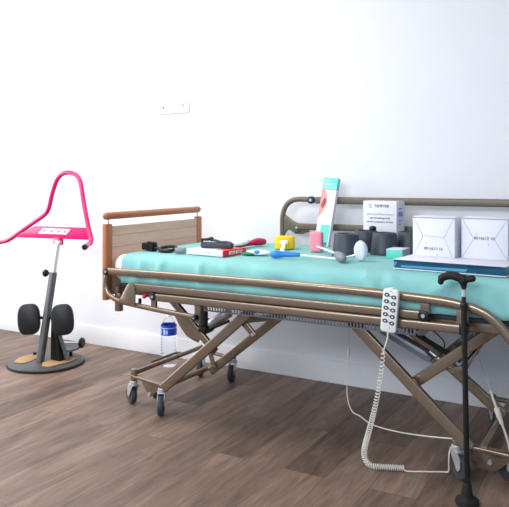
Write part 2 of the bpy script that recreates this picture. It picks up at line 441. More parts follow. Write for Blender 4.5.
tag(MB().cyl((-1.835, 3.585, 0.80), (-1.835, 3.585, 0.872), 0.011, 14).build('lock_pin', M['chrome'], far), 'shiny lock pin')
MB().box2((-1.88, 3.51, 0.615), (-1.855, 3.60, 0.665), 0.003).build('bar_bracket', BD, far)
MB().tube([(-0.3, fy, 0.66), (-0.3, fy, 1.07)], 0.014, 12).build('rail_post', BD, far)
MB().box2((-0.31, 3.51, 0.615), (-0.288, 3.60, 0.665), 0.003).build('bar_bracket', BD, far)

# chassis at each end
def castor(x, y, ztop, yaw, rad=0.05):
    """stem at x,y ; wheel trails along direction yaw"""
    c, s = math.cos(R(yaw)), math.sin(R(yaw)); tr = 0.034
    wx, wy = x + c * tr, y + s * tr
    f = MB()
    f.cyl((x, y, rad * 2 + 0.014), (x, y, rad * 2 + 0.030), 0.021, 20, 0.003)
    f.cyl((x, y, rad * 2 + 0.008), (x, y, rad * 2 + 0.014), 0.026, 20)
    mx0 = Matrix.Translation((x, y, 0)) @ Matrix.Rotation(R(yaw), 4, 'Z')
    for sd in (-1, 1):
        poly = [(-0.026, rad * 2 + 0.010), (0.030, rad * 2 + 0.010), (0.052, rad * 2 - 0.015), (tr + 0.018, rad + 0.002), (tr + 0.006, rad - 0.012), (tr - 0.008, rad - 0.012), (tr - 0.014, rad)]
        mx = mx0 @ Matrix.Translation((0, sd * 0.0175, 0)) @ Matrix(((1, 0, 0, 0), (0, 0, -1, 0), (0, 1, 0, 0), (0, 0, 0, 1)))
        f.prism(poly, 0.003, mx)
    f.box((x + c * 0.003, y + s * 0.003, rad * 2 + 0.0085), (0.054, 0.039, 0.004), 0.001, (0, 0, R(yaw)))
    n = V(-s, c, 0)
    f.cyl(V(wx, wy, rad) - n * 0.021, V(wx, wy, rad) + n * 0.021, 0.006, 12)
    o = f.build('castor', M['chrome'], bed)
    w = MB(); prof = []
    rr = rad - 0.0005
    pts = [(0.30 * rr, -0.012), (0.72 * rr, -0.012), (0.78 * rr, -0.0145), (0.92 * rr, -0.0138), (0.985 * rr, -0.008), (rr, 0), (0.985 * rr, 0.008), (0.92 * rr, 0.0138), (0.78 * rr, 0.0145), (0.72 * rr, 0.012), (0.30 * rr, 0.012), (0.30 * rr, -0.012)]
    z = n; xx = V(0, 0, 1); yy = z.cross(xx)
    mm = Matrix((xx, yy, z)).transposed().to_4x4(); mm.translation = V(wx, wy, rad)
    b2 = MB(); b2.lathe(pts, (0, 0, 0), 32, mm)
    b2.build('castor_wheel', M['tyre'], o)
    b3 = MB(); b3.lathe([(0.0, -0.0095), (0.34 * rr, -0.0095), (0.34 * rr, 0.0095), (0, 0.0095)], (0, 0, 0), 20, mm)
    b3.build('wheel_hub', M['darkgrey'], o)
    MB().cyl((x, y, rad * 2 + 0.02), (x, y, ztop), 0.0175, 18, 0.002).build('castor_sleeve', BZ, o)
    return o
castor(-2.343, 2.80, 0.192, 150)
castor(-2.138, 2.775, 0.150, 300)
castor(-2.345, 3.44, 0.165, 290)
castor(-2.120, 3.44, 0.146, 285)
castor(-0.655, 2.775, 0.150, 316)
castor(-0.425, 2.850, 0.146, 195)
castor(-0.640, 3.44, 0.150, 300)
castor(-0.415, 3.44, 0.150, 200)

ch = MB()
ch.tube([(-2.343, 2.81, 0.170), (-2.345, 3.44, 0.170)], 0.0125, 14)
ch.tube([(-2.138, 2.78, 0.130), (-2.136, 3.44, 0.130)], 0.0135, 14)
for y, z0 in ((2.79, 0.152), (3.44, 0.145)):
    ch.bar([(-2.343, y, z0 + 0.006), (-2.138, y, z0 - 0.014)], 0.032, 0.014, 0.3)
ch.xz([(-2.30, 0.150), (-2.16, 0.136), (-2.17, 0.115), (-2.215, 0.068), (-2.235, 0.062), (-2.25, 0.075)], 2.80, 0.006, 0.001)
ch.build('head_end_chassis', BZ, bed)
tag(MB().cyl((-2.236, 2.79, 0.076), (-2.236, 2.812, 0.076), 0.010, 14).build('guide_bolt', M['chrome'], bed), 'shiny bolt')
MB().cyl((-2.195, 2.80, 0.085), (-2.195, 2.83, 0.085), 0.032, 20, 0.004).build('guide_roller', M['black'], bed)
MB().tube([(-2.345, 3.27, 0.165), (-2.395, 3.27, 0.166), (-2.408, 3.255, 0.166), (-2.408, 3.03, 0.166)] , 0.007, 10).build('brake_pedal', M['bronze_dark'], bed)
ch = MB()
ch.tube([(-0.55, 2.78, 0.142), (-0.55, 3.44, 0.142)], 0.0125, 14)
ch.tube([(-0.415, 2.78, 0.13), (-0.415, 3.44, 0.13)], 0.0125, 14)
for y in (2.782, 3.44):
    ch.bar([(-0.655, y, 0.132), (-0.28, y, 0.118)], 0.036, 0.018, 0.3)
ch.xz([(-0.61, 0.125), (-0.40, 0.115), (-0.45, 0.100), (-0.485, 0.062), (-0.51, 0.042), (-0.575, 0.042), (-0.60, 0.062)], 2.80, 0.006, 0.001)
ch.build('foot_end_chassis', BZ, bed)
tag(MB().cyl((-0.530, 2.79, 0.075), (-0.530, 2.802, 0.075), 0.009, 14).build('guide_bolt', M['chrome'], bed), 'shiny bolt')

# scissor legs
def leg(p0, p1, name='scissor_leg', w=0.026, h=0.047, m=BZ):
    a = V(*p0); c = V(*p1); t = (c - a).normalized(); u = V(0, 1, 0).cross(t)
    if u.z < 0: u = -u
    return MB().bar([a, c], w, h, 0.2, up=u).build(name, m, bed)
l1 = leg((-2.118, 2.765, 0.135), (-1.56, 2.765, 0.618))
leg((-2.10, 3.17, 0.125), (-1.50, 3.17, 0.605))
leg((-1.13, 2.765, 0.612), (-0.60, 2.765, 0.128))
leg((-1.12, 3.17, 0.605), (-0.545, 3.17, 0.150))
leg((-2.14, 2.81, 0.612), (-1.835, 2.81, 0.345), 'support_arm', 0.022, 0.036)
leg((-0.862, 2.81, 0.322), (-0.500, 2.81, 0.612), 'support_arm', 0.024, 0.046)
leg((-0.84, 3.12, 0.345), (-0.560, 3.12, 0.600), 'support_arm', 0.024, 0.042)
MB().xz([(-2.105, 0.508), (-2.06, 0.515), (-1.93, 0.402), (-1.95, 0.372), (-1.985, 0.382), (-2.02, 0.398), (-2.06, 0.44)], 2.828, 0.010, 0.002).build('gusset', BZ, bed)
MB().xz([(-0.735, 0.408), (-0.638, 0.436), (-0.530, 0.585), (-0.558, 0.535), (-0.60, 0.470), (-0.625, 0.418), (-0.66, 0.405)], 2.828, 0.010, 0.002).build('gusset', BZ, bed)
MB().bar([(-1.655, 2.785, 0.525), (-1.640, 3.15, 0.478)], 0.026, 0.03, 0.25).build('cross_link', BZ, bed)
leg((-1.665, 2.79, 0.515), (-1.60, 2.79, 0.455), 'link_arm', 0.016, 0.03)
tag(MB().cyl((-1.605, 2.775, 0.462), (-1.605, 2.785, 0.462), 0.007, 12).build('link_bolt', M['chrome'], bed), 'shiny bolt')
leg((-2.11, 3.15, 0.290), (-2.065, 3.15, 0.15), 'link_arm', 0.012, 0.026)
# lifting motors
ac = MB().tube([(-2.065, 3.10, 0.400), (-1.935, 3.10, 0.478)], 0.026, 18, round_end=False).build('lift_motor', M['silver'], bed)
MB().tube([(-2.09, 3.08, 0.362), (-1.925, 3.08, 0.438)], 0.009, 10).build('motor_rod', M['black'], ac)
MB().box((-2.085, 3.10, 0.388), (0.05, 0.06, 0.075), 0.008, (0, R(-30), 0)).build('motor_housing', M['black'], ac)
MB().box2((-2.10, 3.02, 0.43), (-2.045, 3.05, 0.62), 0.004).build('motor_bracket', M['deckboard'], ac)
MB().box2((-1.90, 2.75, 0.445), (-1.855, 2.79, 0.475), 0.006).build('latch_housing', M['black'], bed)
MB().box2((-1.885, 2.76, 0.46), (-1.86, 2.785, 0.63), 0.004).build('latch_bracket', M['black'], bed)
ac = MB().box((-0.928, 3.0, 0.458), (0.255, 0.055, 0.042), 0.008, (0, R(25.5), 0)).build('lift_motor', M['grey'], bed)
MB().cyl((-0.865, 2.985, 0.535), (-0.865, 3.03, 0.535), 0.036, 24, 0.006).build('motor_housing', M['lightgrey'], ac)
MB().tube([(-0.825, 3.0, 0.432), (-0.715, 3.0, 0.360)], 0.0135, 14).build('motor_rod', M['chrome'], ac)
MB().bar([(-0.915, 2.99, 0.520), (-0.69, 3.01, 0.405)], 0.014, 0.02, 0.3).build('motor_bracket', M['black'], ac)
MB().box((-0.928, 2.970, 0.470), (0.225, 0.006, 0.014), 0.002, (0, R(25.5), 0)).build('motor_label', M['silver'], ac)
MB().tube(smooth_path([(-0.80, 2.9, 0.56), (-0.76, 2.9, 0.53), (-0.735, 2.9, 0.50), (-0.75, 2.9, 0.45), (-0.79, 2.92, 0.43), (-0.83, 2.95, 0.44)], 6), 0.003, 8).build('motor_cable', M['black'], ac)
MB().box2((-0.79, 2.85, 0.565), (-0.75, 2.88, 0.60), 0.004).build('cable_socket', M['black'], bed)
MB().box((-0.625, 2.875, 0.455), (0.10, 0.03, 0.02), 0.004, (0, R(-52), 0)).build('bar_bracket', M['black'], bed)

# mattress and sheet
ms = MB().box2((-2.368, 2.648, 0.672), (-0.24, 3.548, 0.812), 0.055, 6).build('mattress', M['ticking'], None, loc=(-1.3, 3.1, 0.672))
tag(ms, 'white mattress on the bed, only its corner showing by the headboard', 'mattress')
def make_sheet():
    prof = []   # (y,z) across
    prof += [(3.553, 0.70), (3.554, 0.76), (3.550, 0.795), (3.535, 0.812), (3.51, 0.8175)]
    n = 26
    for k in range(1, n): prof.append((3.51 - (3.51 - 2.70) * k / n, 0.8175 + 0.002 * math.sin(PI * k / n)))
    prof += [(2.70, 0.8175), (2.675, 0.813), (2.655, 0.803), (2.645, 0.787), (2.642, 0.768), (2.640, 0.745), (2.639, 0.72), (2.638, 0.70), (2.637, 0.676)]
    nx = 150
    bm = bmesh.new(); rows = []
    for i in range(nx + 1):
        u = i / nx; row = []
        for j, (y, z) in enumerate(prof):
            x0 = -2.290
            x = x0 + (-0.226 - x0) * u
            p = V(x * 3.2, y * 5, z * 3)
            w = noise.noise(p) * 0.006 + noise.noise(V(x * 9, y * 9, z * 3 + 4)) * 0.002
            zz, yy = z, y
            top = z > 0.811 and 2.66 < y < 3.54
            if top: zz += max(0, w * 0.5 + 0.0008)
            elif y < 2.7: yy -= min(0.017, (0.25 - min(0.25, abs(noise.noise(V(x * 6, z * 5, 1.7))))) * 0.06) + 0.001
            # a soft diagonal fold on the near drape
            if y < 2.72 and -1.05 < x < -0.40:
                for (xa, za, xb, zb, amp) in ((-1.0, 0.81, -0.72, 0.69, 0.014), (-0.90, 0.812, -0.80, 0.69, 0.011), (-0.66, 0.81, -0.46, 0.69, 0.013)):
                    zc = max(0.69, min(0.812, z)); xc = xa + (xb - xa) * (za - zc) / (za - zb)
                    d = abs(x - xc)
                    if d < 0.032: 
                        h = amp * (0.5 + 0.5 * math.cos(PI * d / 0.032))
                        if y < 2.66: yy -= h
                        else: zz += h * 0.6 * max(0, (2.72 - y) / 0.08)
            yy = max(yy, 2.6268)
            zlow = 0.004 * noise.noise(V(x * 4, 0, 9)) if j == len(prof) - 1 else 0
            row.append(bm.verts.new((x, yy, zz + zlow)))
        rows.append(row)
    for i in range(nx):
        for j in range(len(prof) - 1):
            bm.faces.new((rows[i][j], rows[i + 1][j], rows[i + 1][j + 1], rows[i][j + 1]))
    bmesh.ops.recalc_face_normals(bm, faces=list(bm.faces))
    up = sum(1 if f.normal.z > 0.5 else -1 if f.normal.z < -0.5 else 0 for f in bm.faces)
    if up < 0: bmesh.ops.reverse_faces(bm, faces=list(bm.faces))
    mb = MB(); mb.bm.free(); mb.bm = bm
    o = mb.build('bed_sheet', M['sheet'], None, 80, loc=(-1.3, 3.1, 0.812))
    md = o.modifiers.new('thick', 'SOLIDIFY'); md.thickness = 0.0015; md.offset = -1
    return o
tag(make_sheet(), 'teal cotton sheet covering the mattress and hanging over its side', 'bed sheet')
TZ = 0.8215   # top of the sheet

# ------------------------------------------------------------------ standing aid (magenta)
sa = thing('standing_aid', 'magenta handled patient turning aid with round grey base beside the bed', 'standing aid', (-3.37, 3.14, 0))
bs = MB().lathe([(0, 0.004), (0.185, 0.004), (0.197, 0.008), (0.200, 0.015), (0.197, 0.021), (0.188, 0.024), (0, 0.026)], (-3.362, 3.145, 0), 56, None, 1.19, 1.19)
base = bs.build('base_disc', M['discgrey'], sa)
MB().lathe([(0, 0), (0.193, 0), (0.205, 0.006), (0.196, 0.010), (0, 0.010)], (-3.362, 3.145, 0), 56, None, 1.19, 1.19).build('rubber_rim', M['blackmatte'], base)
def foot_mat(poly):
    mx = Matrix.Translation((0, 0, 0.0275)); return MB().prism(poly, 0.004, mx, 0.001)
def rounded(poly, n=4):
    pts = [V(p[0], p[1], 0) for p in poly]; q = smooth_path(pts + [pts[0]], n)[:-1]; return [(p.x, p.y) for p in q]
foot_mat(rounded([(-3.49, 2.995), (-3.545, 3.09), (-3.535, 3.19), (-3.49, 3.20), (-3.45, 3.16), (-3.415, 3.07), (-3.42, 3.005)])).build('foot_mat', M['gold'], base)
foot_mat(rounded([(-3.265, 3.020), (-3.325, 3.09), (-3.30, 3.19), (-3.27, 3.265), (-3.215, 3.265), (-3.19, 3.20), (-3.20, 3.10), (-3.215, 3.03)])).build('foot_mat', M['gold'], base)
for (x, y) in ((-3.515, 3.19), (-3.33, 3.19)): MB().cyl((x, y, 0.026), (x, y, 0.045), 0.012, 12, 0.003).build('strap_stud', M['black'], base)
P0 = V(-3.352, 3.085, 0.024); P1 = V(-3.318, 3.165, 0.592); P2 = V(-3.308, 3.198, 0.785)
def polebar(a, c, w, h): return MB().bar([a, c], w, h, 0.18, up=(0, -1, 0))
polebar(P0, P1, 0.040, 0.04).build('outer_post', M['polegrey'], sa)
polebar(P1 - (P1 - P0) * 0.05, P2 + V(0, 0, 0.02), 0.030, 0.028).build('inner_post', M['silver'], sa)
kn = MB().lathe([(0, -0.014), (0.020, -0.011), (0.026, 0), (0.020, 0.011), (0, 0.014)], (-3.372, 3.15, 0.585), 10, Matrix.Rotation(R(90), 4, 'Y')).cyl((-3.372, 3.15, 0.585), (-3.335, 3.155, 0.585), 0.007, 10)
kn.build('height_knob', M['black'], sa)
# rear bracket: two struts and a dark web
MB().xz([(-3.325, 0.03), (-3.24, 0.03), (-3.29, 0.30), (-3.318, 0.30)], 3.17, 0.05, 0.004).build('rear_web', M['black'], sa)
MB().bar([(-3.305, 3.155, 0.31), (-3.215, 3.19, 0.03)], 0.02, 0.022, 0.2).build('rear_strut', M['polegrey'], sa)
ax = MB().prism(rounded([(-3.33, 3.16), (-3.40, 3.30), (-3.27, 3.37), (-3.21, 3.22)], 3), 0.012, Matrix.Translation((0, 0, 0.085))).build('rear_plate', M['polegrey'], sa)
MB().tube([(-3.40, 3.29, 0.10), (-3.25, 3.33, 0.108)], 0.008, 10).build('wheel_axle', M['chrome'], sa)
MB().lathe([(0, -0.014), (0.028, -0.012), (0.034, -0.006), (0.034, 0.006), (0.028, 0.012), (0, 0.014)], (-3.235, 3.335, 0.110), 18, Matrix.Rotation(R(105), 4, 'Z') @ Matrix.Rotation(R(90), 4, 'X')).build('transport_wheel', M['black'], sa)
MB().tube([(-3.30, 3.30, 0.0), (-3.30, 3.30, 0.09)], 0.012, 12).build('rear_foot', M['black'], sa)
# shin pads
def shin_pad(cx, cy, cz, tilt):
    w, h, d = 0.140, 0.196, 0.05
    poly = []
    for k in range(40):
        a = 2 * PI * k / 40; c, s = math.cos(a), math.sin(a); e = 0.62
        poly.append((w / 2 * abs(c) ** e * (1 if c > 0 else -1), h / 2 * abs(s) ** (0.75) * (1 if s > 0 else -1)))
    mx = frame((cx, cy, cz), (0.80, 0.60, 0), (-0.08, 0.10, 1)) @ Matrix.Rotation(R(tilt), 4, 'Z')
    o = MB().prism(poly, d, mx, 0.013).build('shin_pad', M['vinyl'], sa, 60)
    m2 = mx @ Matrix.Translation((0, 0, 0.026 if (mx @ V(0, 0, 1) - mx @ V(0, 0, 0)).y < 0 else -0.026))
    MB().prism([(p[0] * 0.72, p[1] * 0.8) for p in poly], 0.004, m2, 0.001).build('pad_face', M['black'], o, 60)
shin_pad(-3.43, 3.065, 0.295, 4)
shin_pad(-3.215, 3.145, 0.300, 6)
MB().tube([(-3.405, 3.105, 0.30), (-3.23, 3.165, 0.305)], 0.010, 12).build('pad_axle', M['black'], sa)
# handle frame
hy = 3.20
hf = MB().tube(smooth_path([(-3.98, 3.17, 0.745), (-3.90, 3.20, 0.752), (-3.868, hy, 0.758), (-3.80, hy, 0.772), (-3.745, hy, 0.795), (-3.669, hy, 0.837), (-3.544, hy, 0.902), (-3.44, hy, 0.957), (-3.408, hy, 0.985), (-3.390, hy, 1.022), (-3.367, hy, 1.095), (-3.337, hy, 1.165), (-3.310, hy, 1.203), (-3.270, hy, 1.230), (-3.215, hy, 1.238), (-3.160, hy, 1.226), (-3.125, hy, 1.195), (-3.108, hy, 1.15), (-3.085, hy, 1.04), (-3.055, hy, 0.92), (-3.030, hy, 0.84), (-3.018, hy - 0.004, 0.812), (-3.008, hy - 0.025, 0.794), (-2.998, hy - 0.06, 0.788)], 5), 0.0152, 14).build('handle_frame', M['pink'], sa)
tag(MB().cyl((-2.998, hy - 0.055, 0.7885), (-2.962, 3.085, 0.782), 0.0165, 16).build('handle_sleeve', M['pinkpale'], hf), 'pale pink handle sleeve')
tag(MB().cyl((-2.962, 3.086, 0.782), (-2.955, 3.068, 0.7805), 0.0175, 16, 0.003).build('handle_cap', M['black'], hf), 'black end cap')
MB().cyl((-3.975, 3.172, 0.745), (-4.03, 3.09, 0.735), 0.0175, 16, 0.003).build('handle_cap', M['black'], hf)
MB().xz([(-3.735, 0.797), (-3.69, 0.800), (-3.022, 0.812), (-3.04, 0.888), (-3.525, 0.884)], hy, 0.014, 0.002).build('handle_plate', M['pink'], sa)
MB().box2((-3.338, 3.183, 0.768), (-3.278, 3.217, 0.815), 0.004).build('post_clamp', M['pink'], sa)
MB().cyl((-3.275, 3.175, 0.788), (-3.262, 3.172, 0.788), 0.010, 12).cyl((-3.27, 3.172, 0.778), (-3.27, 3.162, 0.772), 0.006, 10).build('clamp_bolt', M['chrome'], sa)
sg = MB().xz([(-3.484, 0.835), (-3.226, 0.839), (-3.192, 0.874), (-3.440, 0.871)], hy - 0.008, 0.003).build('instruction_plate', M['white'], sa)
tag(sg, 'white instruction plate with four small drawings')
for cx in (-3.425, -3.36, -3.295, -3.235):
    mk = MB(); z = 0.854; y = hy - 0.0102
    q = [(cx - 0.014, z - 0.012), (cx - 0.008, z + 0.006), (cx, z - 0.004), (cx + 0.006, z + 0.008), (cx + 0.016, z - 0.010)]
    for a, c in zip(q, q[1:]): mk.tube([(a[0], y, a[1]), (c[0], y, c[1])], 0.0013, 6)
    mk.ball((cx - 0.006, y, z + 0.010), 0.004, (1, 0.2, 1), None, 8)
    mk.build('drawing', M['ink'], sg)

# ------------------------------------------------------------------ walking cane
cn = thing('walking_cane', 'black walking cane with curved handle standing in front of the bed', 'cane', (-0.577, 2.560, 0))
cy = 2.560; cxb = -0.566; cxt = -0.578
ob = MB().lathe([(0, 0), (0.040, 0), (0.044, 0.006), (0.042, 0.018), (0.030, 0.026), (0.022, 0.032), (0.019, 0.050), (0.015, 0.075), (0.013, 0.080), (0, 0.080)], (cxb, cy, 0), 32).build('ferrule', M['blackmatte'], cn)
MB().cyl((cxb, cy, 0.075), (cxt, cy, 0.735), 0.0105, 18).build('shaft', M['black'], cn)
MB().cyl((cxt, cy, 0.722), (cxt, cy, 0.742), 0.0135, 18, 0.003).build('collar', M['black'], cn)
MB().cyl((cxt, cy, 0.738), (cxt, cy, 0.805), 0.0082, 18).build('inner_tube', M['black'], cn)
tag(MB().cyl((cxt, cy, 0.764), (cxt, cy, 0.790), 0.0087, 18).build('sticker', M['lightgrey'], cn), 'small silver sticker')
hd = MB()
hd.tube(smooth_path([(cxt - 0.085, cy, 0.812), (cxt - 0.080, cy, 0.826), (cxt - 0.060, cy, 0.836), (cxt - 0.035, cy, 0.837), (cxt - 0.008, cy, 0.830), (cxt + 0.014, cy, 0.829), (cxt + 0.031, cy, 0.832)], 5), [0.0115] * 4 + [0.0150] * 12 + [0.0160] * 8 + [0.0125] * 7, 14, round_end=True)
hd.tube(smooth_path([(cxt, cy, 0.796), (cxt, cy, 0.806), (cxt - 0.002, cy, 0.818), (cxt - 0.006, cy, 0.830)], 4), [0.0105] * 4 + [0.0115, 0.013, 0.0145, 0.016, 0.017, 0.018, 0.018, 0.016, 0.013], 16)
hd.build('handle', M['blackmatte'], cn)

# ------------------------------------------------------------------ hand control with coiled cord
rc = thing('hand_control', 'white hand control with ten dark buttons hooked over the bed rail', 'remote control', (-0.872, 2.57, 0.685))
mxr = frame((-0.860, 2.562, 0.685), (1, 0, -0.085), (0.085, 0, 1))
poly = []
for sx, sy, a0 in ((1, 1, 0), (-1, 1, 90), (-1, -1, 180), (1, -1, 270)):
    for k in range(5):
        a = R(a0 + 22.5 * k); poly.append((sx * 0.0185 + 0.013 * math.cos(a), sy * 0.072 + 0.013 * math.sin(a)))
body = MB().prism(poly, 0.022, mxr, 0.004).build('control_body', M['ivory'], rc, 50)
for i in range(5):
    zc = 0.058 - 0.0255 * i
    bk = MB()
    for sx in (-1, 1):
        m2 = mxr @ Matrix.Translation((sx * 0.014, zc + sx * -0.003, 0.0115))
        ring = [(0.0105 * math.cos(2 * PI * k / 18), 0.0080 * math.sin(2 * PI * k / 18)) for k in range(18)]
        pb = MB().prism(ring, 0.0016, m2)
        pb.build('button', M['darkgrey'], body)
        MB().prism([(p[0] * 0.34, p[1] * 0.34) for p in ring], 0.0016, m2 @ Matrix.Translation((0, 0.0, 0.0007))).build('button_mark', M['white'], body)
    bk.prism([(-0.008, 0.0035), (0.008, -0.0022), (0.008, -0.0048), (-0.008, 0.0009)], 0.001, mxr @ Matrix.Translation((0, zc, 0.0112)))
    bk.build('button_bridge', M['darkgrey'], body)
MB().prism([(0.004 * math.cos(k), 0.002 * math.sin(k)) for k in (0, 1.57, 3.14, 4.71)], 0.001, mxr @ Matrix.Translation((0, 0.077, 0.0112))).build('indicator', M['ink'], body)
MB().prism([(0.003 * math.cos(k), 0.002 * math.sin(k)) for k in (0, 1.57, 3.14, 4.71)], 0.001, mxr @ Matrix.Translation((0.006, -0.066, 0.0112))).build('indicator', M['ink'], body)
MB().bar([(-0.868, 2.573, 0.755), (-0.868, 2.585, 0.766), (-0.868, 2.605, 0.766)], 0.02, 0.004).build('hook', M['white'], rc)
# cord
cpts = smooth_path([(-0.869, 2.562, 0.604), (-0.873, 2.566, 0.570), (-0.893, 2.580, 0.515), (-0.906, 2.595, 0.44), (-0.921, 2.61, 0.37), (-0.950, 2.63, 0.256), (-0.983, 2.655, 0.153), (-1.008, 2.675, 0.075), (-1.006, 2.680, 0.030), (-0.975, 2.670, 0.0145), (-0.93, 2.685, 0.0135), (-0.852, 2.715, 0.0135)], 14)
MB().tube(cpts[:30], 0.003, 8).tube([cpts[0], cpts[4]], 0.005, 8).build('cord_lead', M['cable'], rc)
# helix around the path
def helix(path, r0, r1, pitch0, pitch1, wire):
    pts = []; L = [0]
    for a, c in zip(path, path[1:]): L.append(L[-1] + (c - a).length)
    tot = L[-1]; s = 0.0; ph = 0.0; i = 0
    x = None; prev = None
    while s < tot:
        while i < len(L) - 2 and L[i + 1] < s: i += 1
        f = (s - L[i]) / max(1e-9, L[i + 1] - L[i]); p = path[i].lerp(path[i + 1], f)
        t = (path[i + 1] - path[i]).normalized()
        if x is None: x = t.orthogonal().normalized()
        else:
            x = (x - t * x.dot(t)).normalized()
        y = t.cross(x); u = s / tot
        k = min(1.0, u / 0.62)
        r = r0 + (r1 - r0) * k; pt = pitch0 + (pitch1 - pitch0) * k
        pts.append(p + x * r * math.cos(ph) + y * r * math.sin(ph))
        ph += 2 * PI / 9; s += pt / 9
    return pts
hp = helix(cpts[26:], 0.0070, 0.0110, 0.019, 0.0086, 0.003)
MB().tube(hp, 0.0021, 5).build('coiled_cord', M['cable'], rc, 80)
MB().tube(smooth_path([(-0.856, 2.708, 0.018), (-0.84, 2.712, 0.006), (-0.78, 2.745, 0.0045), (-0.715, 2.78, 0.0045), (-0.690, 2.785, 0.010), (-0.686, 2.775, 0.05), (-0.682, 2.768, 0.095), (-0.668, 2.765, 0.128), (-0.655, 2.77, 0.145)], 6), 0.0030, 8).build('cord_tail', M['cable'], rc)

# white cable hanging from under the deck
cb = MB().tube(smooth_path([(-1.321, 3.28, 0.602), (-1.321, 3.28, 0.44), (-1.323, 3.28, 0.305), (-1.332, 3.28, 0.159), (-1.325, 3.275, 0.06), (-1.29, 3.25, 0.012), (-1.24, 3.227, 0.0045), (-1.14, 3.130, 0.010), (-0.98, 3.01, 0.045), (-0.82, 2.89, 0.095), (-0.70, 2.80, 0.138), (-0.662, 2.775, 0.152)], 7), 0.0030, 8).build('power_cable', M['cable'], None, loc=(-1.24, 3.227, 0))
tag(cb, 'thin white cable trailing from under the bed centre across the floor', 'cable')
MB().cyl((-1.323, 3.28, 0.285), (-1.323, 3.28, 0.325), 0.0075, 10, 0.002).build('cable_joint', M['cable'], cb)
c3 = thing('charger_cable', 'pale cable with chunky inline connector hanging under the foot end', 'cable', (-0.5, 3.0, 0.0))
MB().tube([(-0.64, 3.0, 0.60), (-0.626, 3.0, 0.472), (-0.581, 3.0, 0.342), (-0.562, 3.0, 0.285)], 0.0028, 8).build('thin_lead', M['lightgrey'], c3)
MB().tube([(-0.566, 3.0, 0.297), (-0.540, 3.0, 0.221)], 0.0048, 10).build('thick_lead', M['cable'], c3)
q = MB()
q.cyl((-0.543, 3.0, 0.230), (-0.530, 3.0, 0.190), 0.011, 14, 0.003); q.cyl((-0.535, 3.0, 0.208), (-0.520, 3.0, 0.165), 0.0085, 14, 0.002)
q.build('connector', M['cable'], c3)
MB().tube(smooth_path([(-0.523, 3.0, 0.175), (-0.497, 3.0, 0.10), (-0.48, 3.0, 0.03), (-0.45, 3.02, 0.006), (-0.38, 3.06, 0.0055)], 5), 0.0050, 10).build('thick_lead', M['cable'], c3)

# ------------------------------------------------------------------ water bottle
wb = thing('water_bottle', 'clear plastic water bottle with blue label standing by the skirting board', 'bottle', (-2.642, 3.50, 0))
prof = [(0, 0.008), (0.025, 0.004), (0.036, 0.0), (0.041, 0.004), (0.043, 0.014)]
z = 0.02
while z < 0.185:
    prof += [(0.0435, z), (0.0435, z + 0.012), (0.0410, z + 0.0155)]; z += 0.019
prof += [(0.043, 0.192), (0.044, 0.197), (0.044, 0.250), (0.043, 0.255), (0.041, 0.264), (0.034, 0.282), (0.024, 0.299), (0.016, 0.309), (0.0135, 0.315), (0.0135, 0.322), (0, 0.322)]
MB().lathe([(r * 1.14, z) for r, z in prof], (-2.642, 3.50, 0), 40).build('bottle_body', M['pet'], wb, 60)
lb = MB().lathe([(0.0508, 0.202), (0.0513, 0.204), (0.0513, 0.262), (0.0508, 0.264)], (-2.642, 3.50, 0), 48).build('bottle_label', M['bottlelabel'], wb)
tag(lb, 'blue printed paper label')
q = MB()
for a0, a1, z0, z1 in ((-135, -60, 0.245, 0.251), (-95, -78, 0.208, 0.241), (-74, -60, 0.210, 0.236), (-130, -112, 0.212, 0.238)):
    n = 8
    for k in range(n):
        a = R(a0 + (a1 - a0) * k / n); c = R(a0 + (a1 - a0) * (k + 1) / n); r = 0.0516
        vs = [q.bm.verts.new((-2.642 + r * math.cos(t), 3.50 + r * math.sin(t), zz)) for t, zz in ((a, z0), (c, z0), (c, z1), (a, z1))]
        q.bm.faces.new(vs)
q.build('label_print', M['sky'], lb)
MB().lathe([(0.0514, 0.2455), (0.0518, 0.246), (0.0518, 0.2495), (0.0514, 0.250)], (-2.642, 3.50, 0), 48).build('pale_band', M['sky'], lb)
MB().lathe([(0.0135, 0.312), (0.0155, 0.313), (0.0155, 0.326), (0.0145, 0.328), (0, 0.328)], (-2.642, 3.50, 0), 24).build('bottle_cap', M['white'], wb)

# ------------------------------------------------------------------ things on the bed
# black strap with clip near the headboard
bc = thing('clip_strap', 'black clip with short strap and oval loop lying nearest the headboard', 'strap', (-2.18, 2.81, TZ))
MB().box((-2.244, 2.808, TZ + 0.021), (0.078, 0.045, 0.037), 0.006, (0, R(6), R(-8))).build('clip_block', M['black'], bc)
MB().box((-2.226, 2.805, TZ + 0.042), (0.044, 0.032, 0.012), 0.003, (0, R(6), R(-8))).build('clip_lever', M['black'], bc)
MB().bar(smooth_path([(-2.216, 2.806, TZ + 0.022), (-2.188, 2.806, TZ + 0.015), (-2.161, 2.808, TZ + 0.014)], 4), 0.026, 0.010).build('strap_band', M['black'], bc)
lp = [(-2.129 + 0.045 * math.cos(2 * PI * k / 28), 2.813 + 0.040 * math.sin(2 * PI * k / 28), TZ + 0.016 + 0.008 * math.sin(2 * PI * k / 28)) for k in range(29)]
MB().tube(lp, 0.0085, 10).build('oval_loop', M['black'], bc)
MB().ball((-2.129, 2.810, TZ + 0.010), 0.030, (1.1, 0.9, 0.25)).build('loop_pad', M['darkgrey'], bc)
MB().ball((-2.081, 2.813, TZ + 0.014), 0.012, (1.3, 1, 0.9)).build('loop_end', M['black'], bc)
# grey foam grip
g = MB().tube([(-2.046, 2.763, TZ + 0.0155), (-2.042, 2.765, TZ + 0.0155), (-2.002, 2.785, TZ + 0.0155), (-1.998, 2.787, TZ + 0.0155)], [0.0125, 0.015, 0.015, 0.0125], 18).build('foam_grip', M['grey'], None, loc=(-2.044, 2.805, TZ))
tag(g, 'short grey foam tube lying left of the white and red box', 'grip')
